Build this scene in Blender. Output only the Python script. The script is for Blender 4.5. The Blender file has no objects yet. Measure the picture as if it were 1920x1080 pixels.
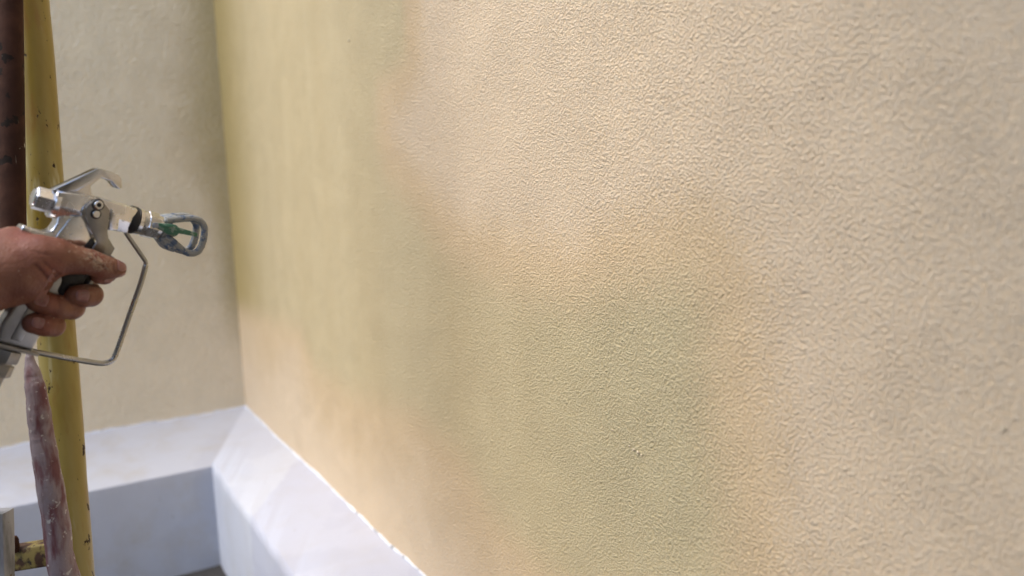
import bpy, bmesh, math, random
import numpy as np
from mathutils import Vector, Matrix
random.seed(4)
S = bpy.context.scene
COL = S.collection
R = math.radians

# ------------------------------------------------------------------ camera
F_PX, PITCH, ROLL, CAM_H = 1500.0, 0.138, -0.031, 1.053
cd = bpy.data.cameras.new('camera')
cd.sensor_width = 36.0
cd.lens = F_PX / 1920 * 36.0
cd.clip_start, cd.clip_end = 0.02, 500.0
cd.dof.use_dof = True
cd.dof.focus_distance = 1.0
cd.dof.aperture_fstop = 2.8
cam = bpy.data.objects.new('camera', cd)
COL.objects.link(cam)
_fw = np.array([0, math.cos(PITCH), -math.sin(PITCH)])
_rt = np.array([1.0, 0, 0])
_up = np.array([0, math.sin(PITCH), math.cos(PITCH)])
CX = math.cos(ROLL) * _rt + math.sin(ROLL) * _up
CY = -math.sin(ROLL) * _rt + math.cos(ROLL) * _up
CAM = np.array([0, 0, CAM_H])
M = Matrix.Identity(4)
for i in range(3):
    M[i][0], M[i][1], M[i][2], M[i][3] = CX[i], CY[i], -_fw[i], CAM[i]
cam.matrix_world = M
S.camera = cam

# ------------------------------------------------------------------ light
SUN_DIR = Vector((-0.50, -0.26, 0.86)).normalized()
w = bpy.data.worlds.new('World')
S.world = w
w.use_nodes = True
nt = w.node_tree
sky = nt.nodes.new('ShaderNodeTexSky')
sky.sky_type = 'NISHITA'
sky.sun_disc = False
sky.sun_elevation = math.asin(SUN_DIR.z)
sky.sun_rotation = math.atan2(SUN_DIR.x, SUN_DIR.y)
sky.air_density = 1.0
sky.dust_density = 1.2
sky.ozone_density = 1.0
bg = nt.nodes['Background']
bg.inputs['Strength'].default_value = 0.15
nt.links.new(sky.outputs['Color'], bg.inputs['Color'])
sl = bpy.data.lights.new('sun', 'SUN')
sl.energy = 0.9
sl.angle = R(28)
sl.color = (1.0, 0.92, 0.79)
so = bpy.data.objects.new('sun', sl)
COL.objects.link(so)
so.rotation_euler = SUN_DIR.to_track_quat('Z', 'Y').to_euler()
so.location = (-3, -3, 6)
S.view_settings.view_transform = 'Standard'
S.view_settings.look = 'None'
S.view_settings.gamma = 1.0
S.view_settings.use_curve_mapping = False
S.view_settings.exposure = 1.52

# ------------------------------------------------------------------ helpers
def ray(px, py):
    return _fw + CX * ((px - 960) / F_PX) + CY * ((540 - py) / F_PX)

def P(px, py, d):
    return Vector(CAM + ray(px, py) * d)

def srgb(r, g, b):
    f = lambda c: (c / 12.92 if c <= 0.04045 else ((c + 0.055) / 1.055) ** 2.4)
    return (f(r / 255), f(g / 255), f(b / 255), 1.0)

def obj(name, mesh, mat=None, parent=None, loc=None):
    o = bpy.data.objects.new(name, mesh)
    COL.objects.link(o)
    if mat:
        mesh.materials.append(mat)
    if parent is not None:
        o.parent = parent
    if loc is not None:
        o.location = loc
    return o

def empty(name, loc=(0, 0, 0)):
    o = bpy.data.objects.new(name, None)
    o.empty_display_size = 0.05
    COL.objects.link(o)
    o.location = loc
    return o

def tag(o, label, cat, group=None):
    o['label'] = label
    o['category'] = cat
    if group:
        o['group'] = group
    return o

def mesh_bm(name, bm, smooth=35):
    bmesh.ops.recalc_face_normals(bm, faces=bm.faces)
    me = bpy.data.meshes.new(name)
    bm.to_mesh(me)
    bm.free()
    if smooth:
        for p in me.polygons:
            p.use_smooth = True
        me.set_sharp_from_angle(angle=R(smooth))
    return me

def bevel_bm(bm, w_, seg=2, ang=25):
    ed = [e for e in bm.edges if len(e.link_faces) == 2 and e.calc_face_angle(0) > R(ang)]
    bmesh.ops.bevel(bm, geom=ed, offset=w_, segments=seg, affect='EDGES', profile=0.5, clamp_overlap=True)

def add_prism(bm, pts, z0, z1, bev=0, seg=2):
    t = bmesh.new()
    a = [t.verts.new((p[0], p[1], z0)) for p in pts]
    b = [t.verts.new((p[0], p[1], z1)) for p in pts]
    n = len(pts)
    t.faces.new(a[::-1])
    t.faces.new(b)
    for i in range(n):
        t.faces.new((a[i], a[(i + 1) % n], b[(i + 1) % n], b[i]))
    bmesh.ops.recalc_face_normals(t, faces=t.faces)
    if bev:
        bevel_bm(t, bev, seg)
    join(bm, t)

def join(bm, t):
    vm = {v: bm.verts.new(v.co) for v in t.verts}
    for f in t.faces:
        try:
            bm.faces.new([vm[v] for v in f.verts])
        except ValueError:
            pass
    t.free()

def frame(d):
    d = Vector(d).normalized()
    a = Vector((0, 0, 1)) if abs(d.z) < 0.9 else Vector((0, 1, 0))
    x = d.cross(a).normalized()
    return x, d.cross(x).normalized(), d

def add_lathe(bm, p0, p1, prof, n=32, cap=True, phase=0.0):
    """prof: (t, radius) pairs, t in 0..1 from p0 to p1."""
    p0, p1 = Vector(p0), Vector(p1)
    x, y, d = frame(p1 - p0)
    rings = []
    for t, r in prof:
        c = p0.lerp(p1, t)
        rings.append([bm.verts.new(c + (x * math.cos(phase + 2 * math.pi * k / n) + y * math.sin(phase + 2 * math.pi * k / n)) * r) for k in range(n)])
    for a, b in zip(rings, rings[1:]):
        for k in range(n):
            bm.faces.new((a[k], a[(k + 1) % n], b[(k + 1) % n], b[k]))
    if cap:
        bm.faces.new(rings[0][::-1])
        bm.faces.new(rings[-1])

def catmull(pts, sub=6, closed=False):
    pts = [Vector(p) for p in pts]
    n = len(pts)
    out = []
    rng = range(n) if closed else range(n - 1)
    for i in rng:
        if closed:
            a, b, c, d = pts[(i - 1) % n], pts[i], pts[(i + 1) % n], pts[(i + 2) % n]
        else:
            a, b, c, d = pts[max(i - 1, 0)], pts[i], pts[i + 1], pts[min(i + 2, n - 1)]
        for k in range(sub):
            t = k / sub
            out.append(0.5 * ((2 * b) + (c - a) * t + (2 * a - 5 * b + 4 * c - d) * t * t + (3 * b - a - 3 * c + d) * t ** 3))
    if not closed:
        out.append(pts[-1])
    return out

def add_tube(bm, path, rad, n=14, closed=False, flat=None, wob=0.0):
    """rad: number or list per point; flat=(vector, factor) squeezes the section along the vector."""
    m = len(path)
    rings = []
    px_ = None
    for i, p in enumerate(path):
        if closed:
            d = path[(i + 1) % m] - path[(i - 1) % m]
        else:
            d = path[min(i + 1, m - 1)] - path[max(i - 1, 0)]
        d.normalize()
        if px_ is None:
            x, y, _ = frame(d)
        else:
            x = (px_ - d * px_.dot(d)).normalized()
            y = d.cross(x)
        px_ = x
        r = rad[i] if isinstance(rad, (list, tuple)) else rad
        ring = []
        for k in range(n):
            a = 2 * math.pi * k / n
            o = (x * math.cos(a) + y * math.sin(a)) * r * (1 + random.uniform(-wob, wob))
            if flat:
                o = o - flat[0] * o.dot(flat[0]) * (1 - flat[1])
            ring.append(bm.verts.new(p + o))
        rings.append(ring)
    pr = list(zip(rings, rings[1:])) + ([(rings[-1], rings[0])] if closed else [])
    for a, b in pr:
        for k in range(n):
            bm.faces.new((a[k], a[(k + 1) % n], b[(k + 1) % n], b[k]))
    if not closed:
        bm.faces.new(rings[0][::-1])
        bm.faces.new(rings[-1])

# ------------------------------------------------------------------ material helpers
class Mat:
    def __init__(s, name, rough=0.6, metal=0.0, base=(0.5, 0.5, 0.5, 1)):
        s.m = bpy.data.materials.new(name)
        s.m.use_nodes = True
        s.t = s.m.node_tree
        s.b = s.t.nodes['Principled BSDF']
        s.b.inputs['Roughness'].default_value = rough
        s.b.inputs['Metallic'].default_value = metal
        s.b.inputs['Base Color'].default_value = base
        s.co = s.t.nodes.new('ShaderNodeTexCoord').outputs['Object']
    def n(s, typ, **kw):
        o = s.t.nodes.new(typ)
        for k, v in kw.items():
            setattr(o, k, v)
        return o
    def link(s, a, b):
        s.t.links.new(a, b)
    def setin(s, i, v):
        if hasattr(v, 'is_output') or isinstance(v, bpy.types.NodeSocket):
            s.link(v, i)
        else:
            i.default_value = v
    def noise(s, scale, detail=3, rough=0.55, sc=None, dist=0.0, out='Fac'):
        v = s.co
        if sc:
            mp = s.n('ShaderNodeMapping')
            mp.inputs['Scale'].default_value = sc
            s.link(s.co, mp.inputs['Vector'])
            v = mp.outputs['Vector']
        o = s.n('ShaderNodeTexNoise')
        s.link(v, o.inputs['Vector'])
        o.inputs['Scale'].default_value = scale
        o.inputs['Detail'].default_value = detail
        o.inputs['Roughness'].default_value = rough
        o.inputs['Distortion'].default_value = dist
        return o.outputs[out]
    def voro(s, scale, feature='F1', smooth=0.6):
        o = s.n('ShaderNodeTexVoronoi', feature=feature)
        s.link(s.co, o.inputs['Vector'])
        o.inputs['Scale'].default_value = scale
        if feature == 'SMOOTH_F1':
            o.inputs['Smoothness'].default_value = smooth
        return o.outputs['Distance']
    def ramp(s, v, a, b, lo=0.0, hi=1.0):
        o = s.n('ShaderNodeMapRange', interpolation_type='SMOOTHSTEP')
        s.link(v, o.inputs['Value'])
        o.inputs['From Min'].default_value = a
        o.inputs['From Max'].default_value = b
        o.inputs['To Min'].default_value = lo
        o.inputs['To Max'].default_value = hi
        return o.outputs['Result']
    def math(s, op, a, b=0.0):
        o = s.n('ShaderNodeMath', operation=op)
        s.setin(o.inputs[0], a)
        s.setin(o.inputs[1], b)
        return o.outputs[0]
    def mix(s, f, a, b, mode='MIX'):
        o = s.n('ShaderNodeMix', data_type='RGBA', blend_type=mode)
        s.setin(o.inputs[0], f)
        s.setin(o.inputs[6], a)
        s.setin(o.inputs[7], b)
        return o.outputs[2]
    def attr(s, name):
        return s.n('ShaderNodeAttribute', attribute_name=name).outputs['Fac']
    def color(s, c):
        s.setin(s.b.inputs['Base Color'], c)
    def rough(s, v):
        s.setin(s.b.inputs['Roughness'], v)
    def bump(s, h, dist=0.001, strength=1.0):
        o = s.n('ShaderNodeBump')
        o.inputs['Distance'].default_value = dist
        o.inputs['Strength'].default_value = strength
        s.link(h, o.inputs['Height'])
        s.link(o.outputs['Normal'], s.b.inputs['Normal'])

def stucco(name, base, base2, coarse, fringe_k, blotch):
    m = Mat(name, 0.9)
    m.b.inputs['Specular IOR Level'].default_value = 0.25
    grain = m.noise(530, 2, 0.5)
    worm = m.noise(310, 2, 0.5)
    big = m.noise(9, 2)
    mid = m.math('ADD', m.math('MULTIPLY', grain, 0.45), m.math('MULTIPLY', worm, 0.55))
    ridge = m.ramp(mid, 0.36, 0.78)
    lump = m.ramp(m.noise(70, 1), 0.66, 0.80)
    ridge = m.math('MULTIPLY', ridge, m.ramp(m.noise(14, 3), 0.25, 0.7, 0.75, 1.1))
    h2 = m.math('ADD', m.math('MULTIPLY', ridge, 1.0), m.math('ADD', m.math('MULTIPLY', big, 0.08), m.math('MULTIPLY', m.noise(75, 3, 0.6), coarse)))
    h2 = m.math('ADD', h2, m.math('MULTIPLY', lump, 0.35))
    def ragged(name, lo, hi, s1, a1, s2, a2):
        v = m.attr(name)
        n_ = m.math('ADD', m.math('MULTIPLY', m.math('SUBTRACT', m.noise(s1, 3), 0.5), a1), m.math('MULTIPLY', m.math('SUBTRACT', m.noise(s2, 3), 0.5), a2))
        n_ = m.math('MULTIPLY', n_, m.math('MULTIPLY', m.ramp(v, 0.0, 0.35), m.ramp(v, 1.05, 0.75)))
        return m.ramp(m.math('ADD', v, n_), lo, hi)
    wetm = ragged('wet', 0.06, 0.92, 260, 0.7, 6, 0.2)
    frm = ragged('fringe', 0.05, 0.95, 260, 0.6, 7, 0.6)
    c = m.mix(m.ramp(m.noise(3.2, 4), 0.3, 0.7), base, base2)
    c = m.mix(m.math('MULTIPLY', m.ramp(m.noise(28, 4, 0.6), 0.40, 0.72), blotch), c, (base[0] * 0.90, base[1] * 0.90, base[2] * 0.88, 1))
    c = m.mix(m.ramp(m.noise(260, 2), 0.35, 0.7), c, (base[0] * 1.06, base[1] * 1.03, base[2] * 0.96, 1))
    c = m.mix(m.math('MULTIPLY', frm, fringe_k), c, (0.68, 0.495, 0.265, 1))
    streak = m.noise(7, 3, sc=(1, 1, 0.08))
    ol = m.mix(m.ramp(streak, 0.3, 0.7), (0.61, 0.50, 0.29, 1), (0.65, 0.545, 0.33, 1))
    ol = m.mix(m.attr('gold'), ol, (0.44, 0.335, 0.125, 1))
    ol = m.mix(m.attr('sage'), ol, (0.535, 0.465, 0.28, 1))
    c = m.mix(m.math('MULTIPLY', wetm, 0.86), c, ol)
    c = m.mix(m.math('MULTIPLY', m.ramp(mid, 0.56, 0.36), 0.40), c, m.mix(1.0, c, (0.93, 0.80, 0.62, 1), 'MULTIPLY'))  # warm shade between the bumps, put into the colour of the pits
    m.color(c)
    m.rough(m.ramp(wetm, 0, 1, 0.92, 0.72))
    m.bump(h2, 0.0023, 1.0)
    return m.m

M_WALL = stucco('beige_stucco', (0.765, 0.615, 0.44, 1), (0.75, 0.605, 0.43, 1), 0.16, 0.55, 0.10)
M_BACK = stucco('cream_stucco', (0.82, 0.715, 0.54, 1), (0.79, 0.685, 0.515, 1), 3.2, 0.5, 0.5)

def coat_line():
    q = []
    for px, py in ((562, 872), (468, 962)):
        r = Vector(ray(px, py))
        p = Vector(CAM) + r * ((CAM_H - 0.75 - CAM_H) / r.z)
        p -= Vector((-0.903, 2.6, 0))
        q.append(p)
    return q

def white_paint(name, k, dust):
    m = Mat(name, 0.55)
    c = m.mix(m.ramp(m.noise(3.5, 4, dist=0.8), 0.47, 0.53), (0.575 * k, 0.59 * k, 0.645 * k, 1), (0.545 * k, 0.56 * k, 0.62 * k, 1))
    if k == 1.0:      # the edge of a second coat, crossing the top
        a, b = coat_line()
        n_ = Vector((-(b - a).y, (b - a).x, 0)).normalized()
        dp = m.n('ShaderNodeVectorMath', operation='DOT_PRODUCT')
        m.link(m.co, dp.inputs[0])
        dp.inputs[1].default_value = n_
        e = m.math('ADD', m.math('SUBTRACT', dp.outputs['Value'], n_.dot(a)), m.math('MULTIPLY', m.math('SUBTRACT', m.noise(9, 2), 0.5), 0.09))
        c = m.mix(m.ramp(e, -0.004, 0.008), c, m.mix(1.0, c, (0.90, 0.90, 0.945, 1), 'MULTIPLY'))
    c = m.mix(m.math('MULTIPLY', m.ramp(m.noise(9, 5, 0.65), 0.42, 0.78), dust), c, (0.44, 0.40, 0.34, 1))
    c = m.mix(m.math('MULTIPLY', m.ramp(m.noise(45, 3), 0.70, 0.76), 0.5), c, (0.36, 0.34, 0.32, 1))
    m.color(c)
    m.bump(m.math('ADD', m.noise(18, 4), m.math('MULTIPLY', m.noise(220, 2), 0.25)), 0.003, 0.5)
    return m.m
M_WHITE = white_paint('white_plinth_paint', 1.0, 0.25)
M_DUSTY_SHADED = white_paint('dusty_shaded_plinth_paint', 0.88, 0.6)  # dust, plus the left plinth's shade put in as a darker tone

def bead_mat():
    m = Mat('filler', 0.8)
    c = m.mix(m.ramp(m.noise(55, 3), 0.56, 0.68), (0.74, 0.75, 0.78, 1), (0.30, 0.30, 0.31, 1))
    m.color(c)
    m.bump(m.noise(200, 3), 0.002, 0.6)
    return m.m
M_BEAD = bead_mat()

def metal(name, base, rough, spots=0.5, dirt=(0.5, 0.43, 0.33, 1), aniso=False):
    m = Mat(name, rough, 1.0, base)
    n1 = m.noise(45, 3)
    sp = m.math('MULTIPLY', m.ramp(m.noise(330, 3), 0.62, 0.72), spots)
    c = m.mix(m.ramp(n1, 0.3, 0.75), base, tuple(x * 0.8 for x in base[:3]) + (1,))
    m.color(m.mix(sp, c, dirt))
    m.setin(m.b.inputs['Metallic'], m.math('SUBTRACT', 1.0, sp))
    m.rough(m.math('ADD', m.ramp(n1, 0.3, 0.7, rough - 0.06, rough + 0.1), m.math('MULTIPLY', sp, 0.4)))
    m.bump(m.math('ADD', m.noise(60, 2), m.math('MULTIPLY', m.noise(600, 2), 0.1)), 0.00025, 0.4)
    return m.m
M_ALU = metal('cast_aluminium', (0.80, 0.79, 0.78, 1), 0.22, 0.3)
M_STEEL = metal('stamped_steel', (0.34, 0.325, 0.30, 1), 0.46, 0.4)
M_GRIP = metal('dull_handle_aluminium', (0.36, 0.36, 0.36, 1), 0.36, 0.25)
M_HOOK = metal('polished_hook', (0.60, 0.60, 0.60, 1), 0.16, 0.2)
M_CHROME = metal('plated_steel', (0.66, 0.65, 0.62, 1), 0.2, 0.45)
M_WIRE = metal('bent_steel_wire', (0.45, 0.44, 0.41, 1), 0.30, 0.1)

def simple(name, c1, c2, scale, rough, lo=0.45, hi=0.6, bump=0.0006, bs=250, c3=None):
    m = Mat(name, rough)
    c = m.mix(m.ramp(m.noise(scale, 4), lo, hi), c1, c2)
    if c3:
        c = m.mix(m.ramp(m.noise(scale * 3.1, 3), 0.6, 0.68), c, c3)
    m.color(c)
    m.bump(m.noise(bs, 3), bump, 0.7)
    return m.m
M_BLACK = simple('black_rubber', (0.012, 0.012, 0.013, 1), (0.03, 0.03, 0.03, 1), 120, 0.45)
M_GUARD = simple('paint_caked_blue_plastic', (0.28, 0.285, 0.265, 1), (0.085, 0.125, 0.20, 1), 110, 0.6, 0.48, 0.62, 0.0012, 300, (0.36, 0.34, 0.30, 1))
M_GREEN = simple('paint_caked_green_plastic', (0.045, 0.16, 0.095, 1), (0.22, 0.30, 0.24, 1), 200, 0.5, 0.52, 0.62, 0.0008, 400)
M_CAP = simple('grey_plastic', (0.30, 0.33, 0.37, 1), (0.2, 0.22, 0.26, 1), 200, 0.5)

def yellow():
    m = Mat('worn_yellow_paint', 0.42)
    c = m.mix(m.ramp(m.noise(14, 4, sc=(1, 1, 0.25)), 0.35, 0.7), (0.335, 0.265, 0.075, 1), (0.255, 0.18, 0.025, 1))
    c = m.mix(m.ramp(m.noise(40, 3, sc=(1, 1, 0.2)), 0.62, 0.75), c, (0.46, 0.41, 0.22, 1))
    c = m.mix(m.math('MULTIPLY', m.ramp(m.noise(45, 5, 0.65, sc=(1, 1, 0.25)), 0.50, 0.70), 0.65), c, (0.25, 0.13, 0.03, 1))
    spot = m.ramp(m.noise(68, 5, 0.68, sc=(1, 1, 0.5)), 0.625, 0.66)
    c = m.mix(spot, c, (0.035, 0.02, 0.012, 1))
    m.color(c)
    m.rough(m.ramp(spot, 0, 1, 0.4, 0.9))
    m.bump(m.math('SUBTRACT', m.noise(30, 3), spot), 0.0008, 0.6)
    return m.m
M_YELLOW = yellow()

def bar():
    m = Mat('rust_eaten_yellow_paint', 0.7)
    c = m.mix(m.ramp(m.noise(55, 4), 0.45, 0.58), (0.25, 0.19, 0.055, 1), (0.07, 0.032, 0.016, 1))
    c = m.mix(m.ramp(m.noise(90, 4), 0.58, 0.68), c, (0.02, 0.013, 0.01, 1))
    m.color(c)
    m.bump(m.noise(120, 4), 0.0015, 0.8)
    return m.m
M_BAR = bar()

def rust():
    m = Mat('rusty_brown_paint', 0.85)
    m.b.inputs['Specular IOR Level'].default_value = 0.2
    c = m.mix(m.ramp(m.noise(25, 5), 0.35, 0.7), (0.036, 0.015, 0.009, 1), (0.068, 0.029, 0.017, 1))
    c = m.mix(m.ramp(m.noise(48, 3), 0.60, 0.66), c, (0.016, 0.010, 0.007, 1))
    c = m.mix(m.ramp(m.noise(36, 4, sc=(1, 1, 0.45), dist=1.2), 0.645, 0.70), c, (0.45, 0.40, 0.32, 1))
    m.color(c)
    m.bump(m.noise(90, 4), 0.0012, 0.8)
    return m.m
M_RUST = rust()

def hosemat():
    m = Mat('paint_smeared_red_hose', 0.7)
    c = m.mix(m.ramp(m.noise(60, 4, sc=(1, 1, 0.28), dist=0.5), 0.42, 0.66), (0.30, 0.24, 0.25, 1), (0.16, 0.06, 0.065, 1))
    c = m.mix(m.ramp(m.noise(120, 4), 0.62, 0.70), c, (0.58, 0.54, 0.50, 1))
    m.color(c)
    m.bump(m.noise(160, 4), 0.0018, 0.8)
    return m.m
M_HOSE = hosemat()

def plankmat():
    m = Mat('peeling_white_wood', 0.8)
    c = m.mix(m.ramp(m.noise(30, 5, sc=(1, 1, 0.2)), 0.42, 0.62), (0.40, 0.40, 0.41, 1), (0.17, 0.17, 0.165, 1))
    c = m.mix(m.ramp(m.noise(55, 4), 0.60, 0.68), c, (0.16, 0.11, 0.06, 1))
    m.color(c)
    m.bump(m.noise(70, 4, sc=(1, 1, 0.2)), 0.002, 0.8)
    return m.m
M_PLANK = plankmat()

def skin():
    m = Mat('skin', 0.48)
    b = m.b
    c = m.mix(m.ramp(m.noise(38, 4), 0.35, 0.68), (0.24, 0.10, 0.057, 1), (0.175, 0.059, 0.034, 1))
    c = m.mix(m.attr('flush'), c, (0.25, 0.07, 0.042, 1))
    cre = m.math('MULTIPLY', m.attr('crease'), 0.75)
    c = m.mix(cre, c, (0.13, 0.04, 0.025, 1))
    dn = m.math('MULTIPLY', m.attr('dust'), m.ramp(m.noise(170, 5, 0.7, dist=0.8), 0.42, 0.62))
    speck = m.math('MULTIPLY', m.ramp(m.noise(210, 2), 0.70, 0.735), 0.75)
    c = m.mix(m.math('MAXIMUM', dn, speck), c, (0.50, 0.39, 0.27, 1))
    m.color(c)
    m.rough(m.math('ADD', 0.42, m.math('MULTIPLY', m.noise(200, 3), 0.25)))
    b.inputs['Subsurface Weight'].default_value = 0.15
    b.inputs['Subsurface Radius'].default_value = (0.008, 0.003, 0.0015)
    b.inputs['Subsurface Scale'].default_value = 0.6
    h = m.math('ADD', m.math('MULTIPLY', m.noise(85, 3), 1.0), m.math('MULTIPLY', m.voro(420), 0.35))
    h = m.math('ADD', h, m.math('MULTIPLY', m.noise(500, 2), 0.25))
    m.bump(h, 0.0011, 0.75)
    return m.m
M_SKIN = skin()
M_NAIL = simple('fingernail', (0.60, 0.33, 0.285, 1), (0.52, 0.245, 0.21, 1), 150, 0.32, 0.4, 0.65, 0.0004, 300, (0.55, 0.40, 0.31, 1))

M_SHADE_WALL = simple('grey_render', (0.42, 0.38, 0.33, 1), (0.36, 0.33, 0.29, 1), 6, 0.9, 0.4, 0.65, 0.003, 120)

def groundmat():
    m = Mat('dark_ground', 0.95)
    m.color(m.mix(m.noise(6, 6), (0.028, 0.025, 0.022, 1), (0.07, 0.063, 0.055, 1)))
    m.bump(m.noise(40, 5), 0.01, 0.6)
    return m.m

# ------------------------------------------------------------------ setting
YAW = 0.545
CORNER = Vector((-0.903, 2.6, 0))
U = Vector((math.sin(YAW), -math.cos(YAW), 0))       # along the right-hand wall, towards the camera
W = Vector((-math.cos(YAW), -math.sin(YAW), 0))      # along the far wall, away from the corner; also out of the right-hand wall
Z = Vector((0, 0, 1))

bm = bmesh.new()
bmesh.ops.create_grid(bm, x_segments=40, y_segments=40, size=120)
g = obj('ground', mesh_bm('ground', bm, 0), groundmat())
g['kind'] = 'structure'
g['label'] = 'dark ground at the foot of the white plinth'

def to_wall(px, py):
    """photo pixel to (distance from the corner, height) on the right-hand wall."""
    r = Vector(ray(px, py))
    t = (CORNER - Vector(CAM)).dot(W) / r.dot(W)
    q = Vector(CAM) + r * t - CORNER
    return q.dot(U), q.z

OLIVE = [(330, -900), (757, -900), (757, 105), (735, 130), (706, 150), (705, 260), (722, 330), (775, 395), (815, 450),
         (860, 500), (950, 545), (1080, 565), (1200, 535), (1290, 530), (1322, 580), (1330, 760), (1350, 900), (1368, 1140), (1090, 1140),
         (1010, 1050), (915, 940), (865, 850), (780, 770), (660, 735), (590, 690), (562, 615), (450, 575), (380, 565)]

def poly_sdf(pu, pz, poly):
    d = np.full(pu.shape, 1e9)
    ins = np.zeros(pu.shape, bool)
    n = len(poly)
    for i in range(n):
        ax, ay = poly[i]
        bx, by = poly[(i + 1) % n]
        ex, ey = bx - ax, by - ay
        t = np.clip(((pu - ax) * ex + (pz - ay) * ey) / (ex * ex + ey * ey + 1e-12), 0, 1)
        d = np.minimum(d, np.hypot(pu - ax - t * ex, pz - ay - t * ey))
        c = ((ay > pz) != (by > pz)) & (pu < (bx - ax) * (pz - ay) / (by - ay + 1e-12) + ax)
        ins ^= c
    return np.where(ins, d, -d)

def sstep(x, a, b):
    t = np.clip((x - a) / (b - a), 0, 1)
    return t * t * (3 - 2 * t)

def wall(name, us, zs, along, wet, fringe, gold, sage, mat, thick_dir):
    nu, nz = len(us), len(zs)
    UU, ZZ = np.meshgrid(us, zs)
    co = np.zeros((nz * nu, 3))
    co[:, 0] = along.x * UU.ravel()
    co[:, 1] = along.y * UU.ravel()
    co[:, 2] = ZZ.ravel()
    idx = np.arange(nu * nz).reshape(nz, nu)
    q = np.stack([idx[:-1, :-1], idx[:-1, 1:], idx[1:, 1:], idx[1:, :-1]], -1).reshape(-1, 4)
    back = [(0, 0), (nu - 1, 0), (nu - 1, nz - 1), (0, nz - 1)]
    b0 = len(co)
    bco = np.array([co[idx[j, i]] + np.array(thick_dir) * 0.25 for i, j in back])
    co = np.vstack([co, bco])
    faces = q.tolist()
    bot, top = idx[0, :].tolist(), idx[-1, :].tolist()
    lef, rig = idx[:, 0].tolist(), idx[:, -1].tolist()
    faces += [bot + [b0 + 1, b0], top[::-1] + [b0 + 3, b0 + 2][::1], lef[::-1] + [b0, b0 + 3], rig + [b0 + 2, b0 + 1], [b0, b0 + 1, b0 + 2, b0 + 3]]
    me = bpy.data.meshes.new(name)
    me.from_pydata(co.tolist(), [], faces)
    bm = bmesh.new()
    bm.from_mesh(me)
    bmesh.ops.recalc_face_normals(bm, faces=bm.faces)
    bm.to_mesh(me)
    bm.free()
    for an, arr in (('wet', wet(UU, ZZ)), ('fringe', fringe(UU, ZZ)), ('gold', gold(UU, ZZ)), ('sage', sage(UU, ZZ))):
        at = me.attributes.new(an, 'FLOAT', 'POINT')
        at.data.foreach_set('value', np.concatenate([arr.ravel(), np.zeros(4)]).astype(np.float32))
    return obj(name, me, mat, loc=CORNER)

OW = [to_wall(*p) for p in OLIVE]
def r_wet(u, z):
    # a hazy edge where the spray fades out, tighter higher up the wall
    d = poly_sdf(u, z, OW)
    wd = 0.026 + 0.065 * sstep(z, 1.45, 1.0)
    return sstep(d, -wd, wd)
GLOW = [(to_wall(505, 640), 0.26, 0.17, 1.0), (to_wall(720, 800), 0.20, 0.10, 0.8), (to_wall(900, 960), 0.16, 0.12, 0.8)]
PALE = to_wall(535, 750)
def r_fringe(u, z):
    d = poly_sdf(u, z, OW)
    f = sstep(d, -0.125 - 0.03 * sstep(z, 1.4, 0.9), -0.012)
    low = sstep(z, 1.0, 0.5) * sstep(d, -0.30, -0.02) * 0.8
    f = np.maximum(f, low)
    for (cu, cz), ru, rz, k in GLOW:
        f = np.maximum(f, k * np.exp(-((u - cu) / ru) ** 2 - ((z - cz) / rz) ** 2))
    return f * (1 - 0.75 * np.exp(-((u - PALE[0]) / 0.16) ** 2 - ((z - PALE[1]) / 0.11) ** 2))
def r_gold(u, z):
    return 1.0 * sstep(u, 0.55, 0.0) - 0.0 * np.exp(-((u - 0.035) / 0.03) ** 2)
SAGE = to_wall(1180, 830)
def r_sage(u, z):
    return 0.9 * np.exp(-((u - SAGE[0]) / 0.26) ** 2 - ((z - SAGE[1]) / 0.24) ** 2)
us = np.concatenate([np.linspace(0, 2.5, 316), np.linspace(2.56, 5.5, 30)])
zs = np.concatenate([np.linspace(0, 0.28, 8), np.linspace(0.30, 1.75, 184), np.linspace(1.82, 3.6, 14)])
right = wall('stucco_wall', us, zs, U, r_wet, r_fringe, r_gold, r_sage, M_WALL, -W)
tag(right, 'long beige stucco wall running toward the viewer, half sprayed with olive wet paint', 'wall')

bm = bmesh.new()
for px, py, a_, r_ in ((1190, 843, 0, 0.0022), (1198, 848, 1, 0.0026), (1204, 853, 0, 0.0016), (655, 76, 0, 0.0026), (1150, 806, 0, 0.0014), (1182, 836, 0, 0.0013), (1884, 802, 0, 0.0022)):
    u_, z_ = to_wall(px, py)
    t_ = bmesh.new()
    bmesh.ops.create_icosphere(t_, subdivisions=2, radius=r_ * 0.75)
    for v in t_.verts:
        v.co = v.co * random.uniform(0.8, 1.2) + U * u_ + W * 0.0012 + Z * z_
    join(bm, t_)
cr = obj('plaster_crumb', mesh_bm('plaster_crumb', bm, 60), simple('loose_plaster', (0.66, 0.56, 0.40, 1), (0.60, 0.50, 0.34, 1), 90, 0.9), right)
cr['kind'] = 'stuff'
def b_wet(u, z):
    reach = 0.10 + 0.16 * sstep(z, 0.85, 1.3) * (0.75 + 0.25 * np.sin(z * 7))
    return 0.66 * sstep(u, reach, 0.0) * sstep(z, 0.35, 0.75)
def b_fringe(u, z):
    return 0.5 * sstep(u, 0.45, 0.0) * sstep(z, 0.5, 1.0)
def b_gold(u, z):
    return np.full_like(u, 0.9)
us2 = np.concatenate([np.linspace(0, 0.6, 76), np.linspace(0.66, 5, 30)])
far = wall('stucco_wall', us2, zs[::2], W, b_wet, b_fringe, b_gold, lambda u, z: np.zeros_like(u), M_BACK, Vector((-U.x, -U.y, 0)))
tag(far, 'short shaded beige stucco wall behind the spray gun and scaffold poles', 'wall')

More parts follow.
